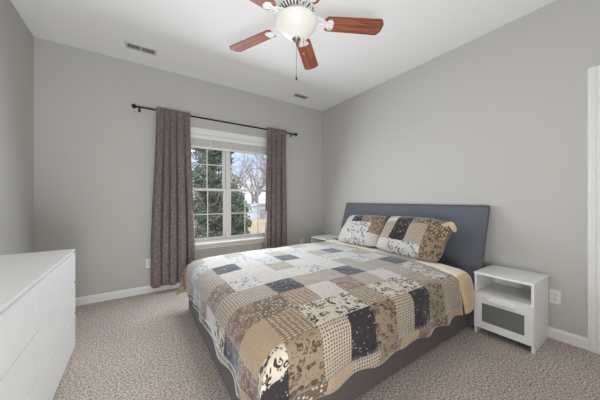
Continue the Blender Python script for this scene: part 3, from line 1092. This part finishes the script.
# ------------------------------------------------------------ electrical outlets
def outlet(label, loc_, rz):
    """local: plate in x-z, faces -y"""
    t_ = thing('wall_outlet', label, 'electrical outlet', loc_, rz, 'outlets on the walls')
    b = bmesh.new(); box(b, -0.036, 0.036, -0.006, 0, -0.058, 0.058, 0.003, 2); link('cover_plate', b, M['plastic'], t_)
    for zc in (-0.021, 0.021):
        b = bmesh.new(); box(b, -0.017, 0.017, -0.0085, -0.006, zc - 0.0145, zc + 0.0145, 0.001, 1); r_ = link('receptacle', b, M['plastic'], t_)
        b = bmesh.new()
        box(b, -0.0085, -0.006, -0.0092, -0.0084, zc - 0.002, zc + 0.008); box(b, 0.006, 0.0085, -0.0092, -0.0084, zc - 0.002, zc + 0.008)
        box(b, -0.0025, 0.0025, -0.0092, -0.0084, zc - 0.010, zc - 0.005)
        link('slots', b, M['slot'], r_)
    b = bmesh.new(); box(b, -0.003, 0.003, -0.0075, -0.006, -0.003, 0.003, 0.001, 1); link('screw', b, M['chrome'], t_)
    return t_
outlet('white outlet on the right wall beside the near nightstand', (XR, 0.502, 0.352), -PI / 2)
outlet('white outlet on the window wall beside the left curtain', (0.115, YB, 0.365), 0)
outlet('white outlet low on the window wall by the far corner nightstand', (2.42, YB, 0.40), 0)

# ------------------------------------------------------------ outdoors
bm = bmesh.new()
bmesh.ops.create_grid(bm, x_segments=60, y_segments=60, size=1)
for v in bm.verts:
    x, y = v.co.x * 30 + 10, v.co.y * 22 + 26
    v.co = Vector((x, y, -0.35 + 0.25 * noise.noise(Vector((x * 0.15, y * 0.15, 0))) + 0.012 * max(0, y - 8)))
g = link('ground', bm, M['litter'], None, True); struct(g)

def leaf_crown(bm, blobs, count, size, r):
    for _ in range(count):
        cx, cy, cz, rx, ry, rz_ = r.choice(blobs)
        while True:
            d = Vector((r.uniform(-1, 1), r.uniform(-1, 1), r.uniform(-1, 1)))
            if 0.05 < d.length < 1: break
        d = d.normalized() * (d.length ** 0.45)
        p = Vector((cx + d.x * rx, cy + d.y * ry, cz + d.z * rz_))
        s = size * r.uniform(0.6, 1.3)
        a = Vector((r.uniform(-1, 1), r.uniform(-1, 1), r.uniform(-0.6, 0.6))).normalized()
        n_ = (Vector((0, -0.3, 1)) + Vector((r.uniform(-1, 1), r.uniform(-1, 1), r.uniform(-1, 1)))).normalized()
        c = a.cross(n_).normalized()
        q = [p - a * s, p + c * s * 0.36 + n_ * s * 0.1, p + a * s, p - c * s * 0.36 + n_ * s * 0.1]
        bm.faces.new([bm.verts.new(x) for x in q])

def evergreen(label, base, h, w, count, size, mat, seed, name='evergreen_tree', cat='tree'):
    r = random.Random(seed)
    t_ = thing(name, label, cat, base, 0, 'evergreens outside the window')
    b = bmesh.new()
    tube(b, [(0, 0, -0.1), (0.03, 0.02, h * 0.4), (-0.02, 0, h * 0.8)], [0.09 * h / 3, 0.07 * h / 3, 0.02], 10)
    for k in range(14):
        a = r.uniform(0, 2 * PI); z0 = h * r.uniform(0.1, 0.75)
        tube(b, [(0, 0, z0), (math.cos(a) * w * 0.4, math.sin(a) * w * 0.4, z0 + 0.15 * h), (math.cos(a) * w * 0.75, math.sin(a) * w * 0.75, z0 + 0.22 * h)], [0.03, 0.02, 0.006], 6)
    link('trunk', b, M['bark'], t_, True)
    blobs = []
    for k in range(22):
        z = r.uniform(0.08, 0.92)
        ww = w * (1.0 - 0.55 * z)
        a = r.uniform(0, 2 * PI); d = r.uniform(0, 0.6) * ww
        s = r.uniform(0.35, 0.6) * ww
        blobs.append((math.cos(a) * d, math.sin(a) * d, z * h, s, s, s * 0.8))
    b = bmesh.new(); leaf_crown(b, blobs, count, size, r)
    link('crown', b, mat, t_)
evergreen('tall dense evergreen tree outside the left window half', (1.8, 7.3, -0.35), 4.6, 1.3, 17000, 0.06, M['leaf'], 5)
evergreen('bushy green shrub outside low in the right window half', (3.05, 8.6, -0.35), 2.0, 0.62, 6000, 0.05, M['leaf2'], 9, 'evergreen_shrub', 'shrub')
evergreen('taller evergreen farther back, rising behind the dense one outside', (2.7, 11.5, -0.35), 5.4, 1.7, 12000, 0.07, M['leaf'], 21)

def branch(b, p, d, length, rad, depth, r):
    n = 4
    pts, rads = [p], [rad]
    for k in range(n):
        d = (d + Vector((r.uniform(-1, 1), r.uniform(-1, 1), r.uniform(-0.5, 0.8))) * 0.16).normalized()
        pts.append(pts[-1] + d * length / n)
        rads.append(rad * (1 - 0.55 * (k + 1) / n))
    tube(b, pts, rads, 6 if depth > 2 else 4, cap=False)
    if depth == 0:
        return
    for k in range(4 if depth > 1 else 5):
        q = r.randint(1, n)
        nd = (d + Vector((r.uniform(-1, 1), r.uniform(-1, 1), r.uniform(-0.3, 0.7))) * 0.85).normalized()
        branch(b, pts[q], nd, length * r.uniform(0.5, 0.75), max(0.006, rads[q] * 0.6), depth - 1, r)
def bare_tree(seed):
    r = random.Random(seed)
    t_ = thing('bare_tree', 'bare leafless tree among others beyond the right window half', 'tree', (0, 0, 0), 0, 'bare trees outside the window')
    b = bmesh.new(); tube(b, [(0, 0, -0.3), (0.05, 0, 1.0), (0.02, 0.05, 2.0)], [0.14, 0.11, 0.09], 8)
    link('trunk', b, M['bark'], t_, True)
    b = bmesh.new()
    for k in range(6):
        a = r.uniform(0, 2 * PI)
        branch(b, Vector((0.03, 0.03, r.uniform(0.9, 2.0))), Vector((math.cos(a) * 0.7, math.sin(a) * 0.7, 0.9)).normalized(), r.uniform(1.8, 2.6), 0.055, 3, r)
    link('branches', b, M['bark'], t_, True)
    return t_
protos = [bare_tree(2), bare_tree(8)]
spots = [(6.3, 12.8), (9.4, 16.5), (6.2, 20.5), (12.6, 22), (9.0, 26.5), (15.5, 29), (8.3, 19.8), (11.2, 25.6)]
for k, (x, y) in enumerate(spots):
    o = protos[k] if k < 2 else dup(protos[k % 2], (0, 0, 0))
    o.location = (x, y, -0.35 + 0.012 * (y - 8))
    o.rotation_euler = (0, 0, k * 1.3)
    s = 1 + 0.25 * math.sin(k * 2.1)
    o.scale = (s, s, s)

sh = thing('outbuilding', 'small white outbuilding seen far off through the right window panes', 'outbuilding', (7.15, 16.0, -0.28))
bm = bmesh.new(); box(bm, -0.7, 0.7, -0.6, 0.6, -0.2, 0.95); link('walls', bm, M['shed'], sh)
bm = bmesh.new(); extrude_profile(bm, [(-0.8, 0.93), (0.8, 0.93), (0, 1.15)], 'y', -0.7, 0.7); link('roof', bm, M['shed_roof'], sh)
bm = bmesh.new(); box(bm, -0.2, 0.2, -0.62, -0.595, -0.1, 0.75); link('door', bm, M['shed_roof'], sh)
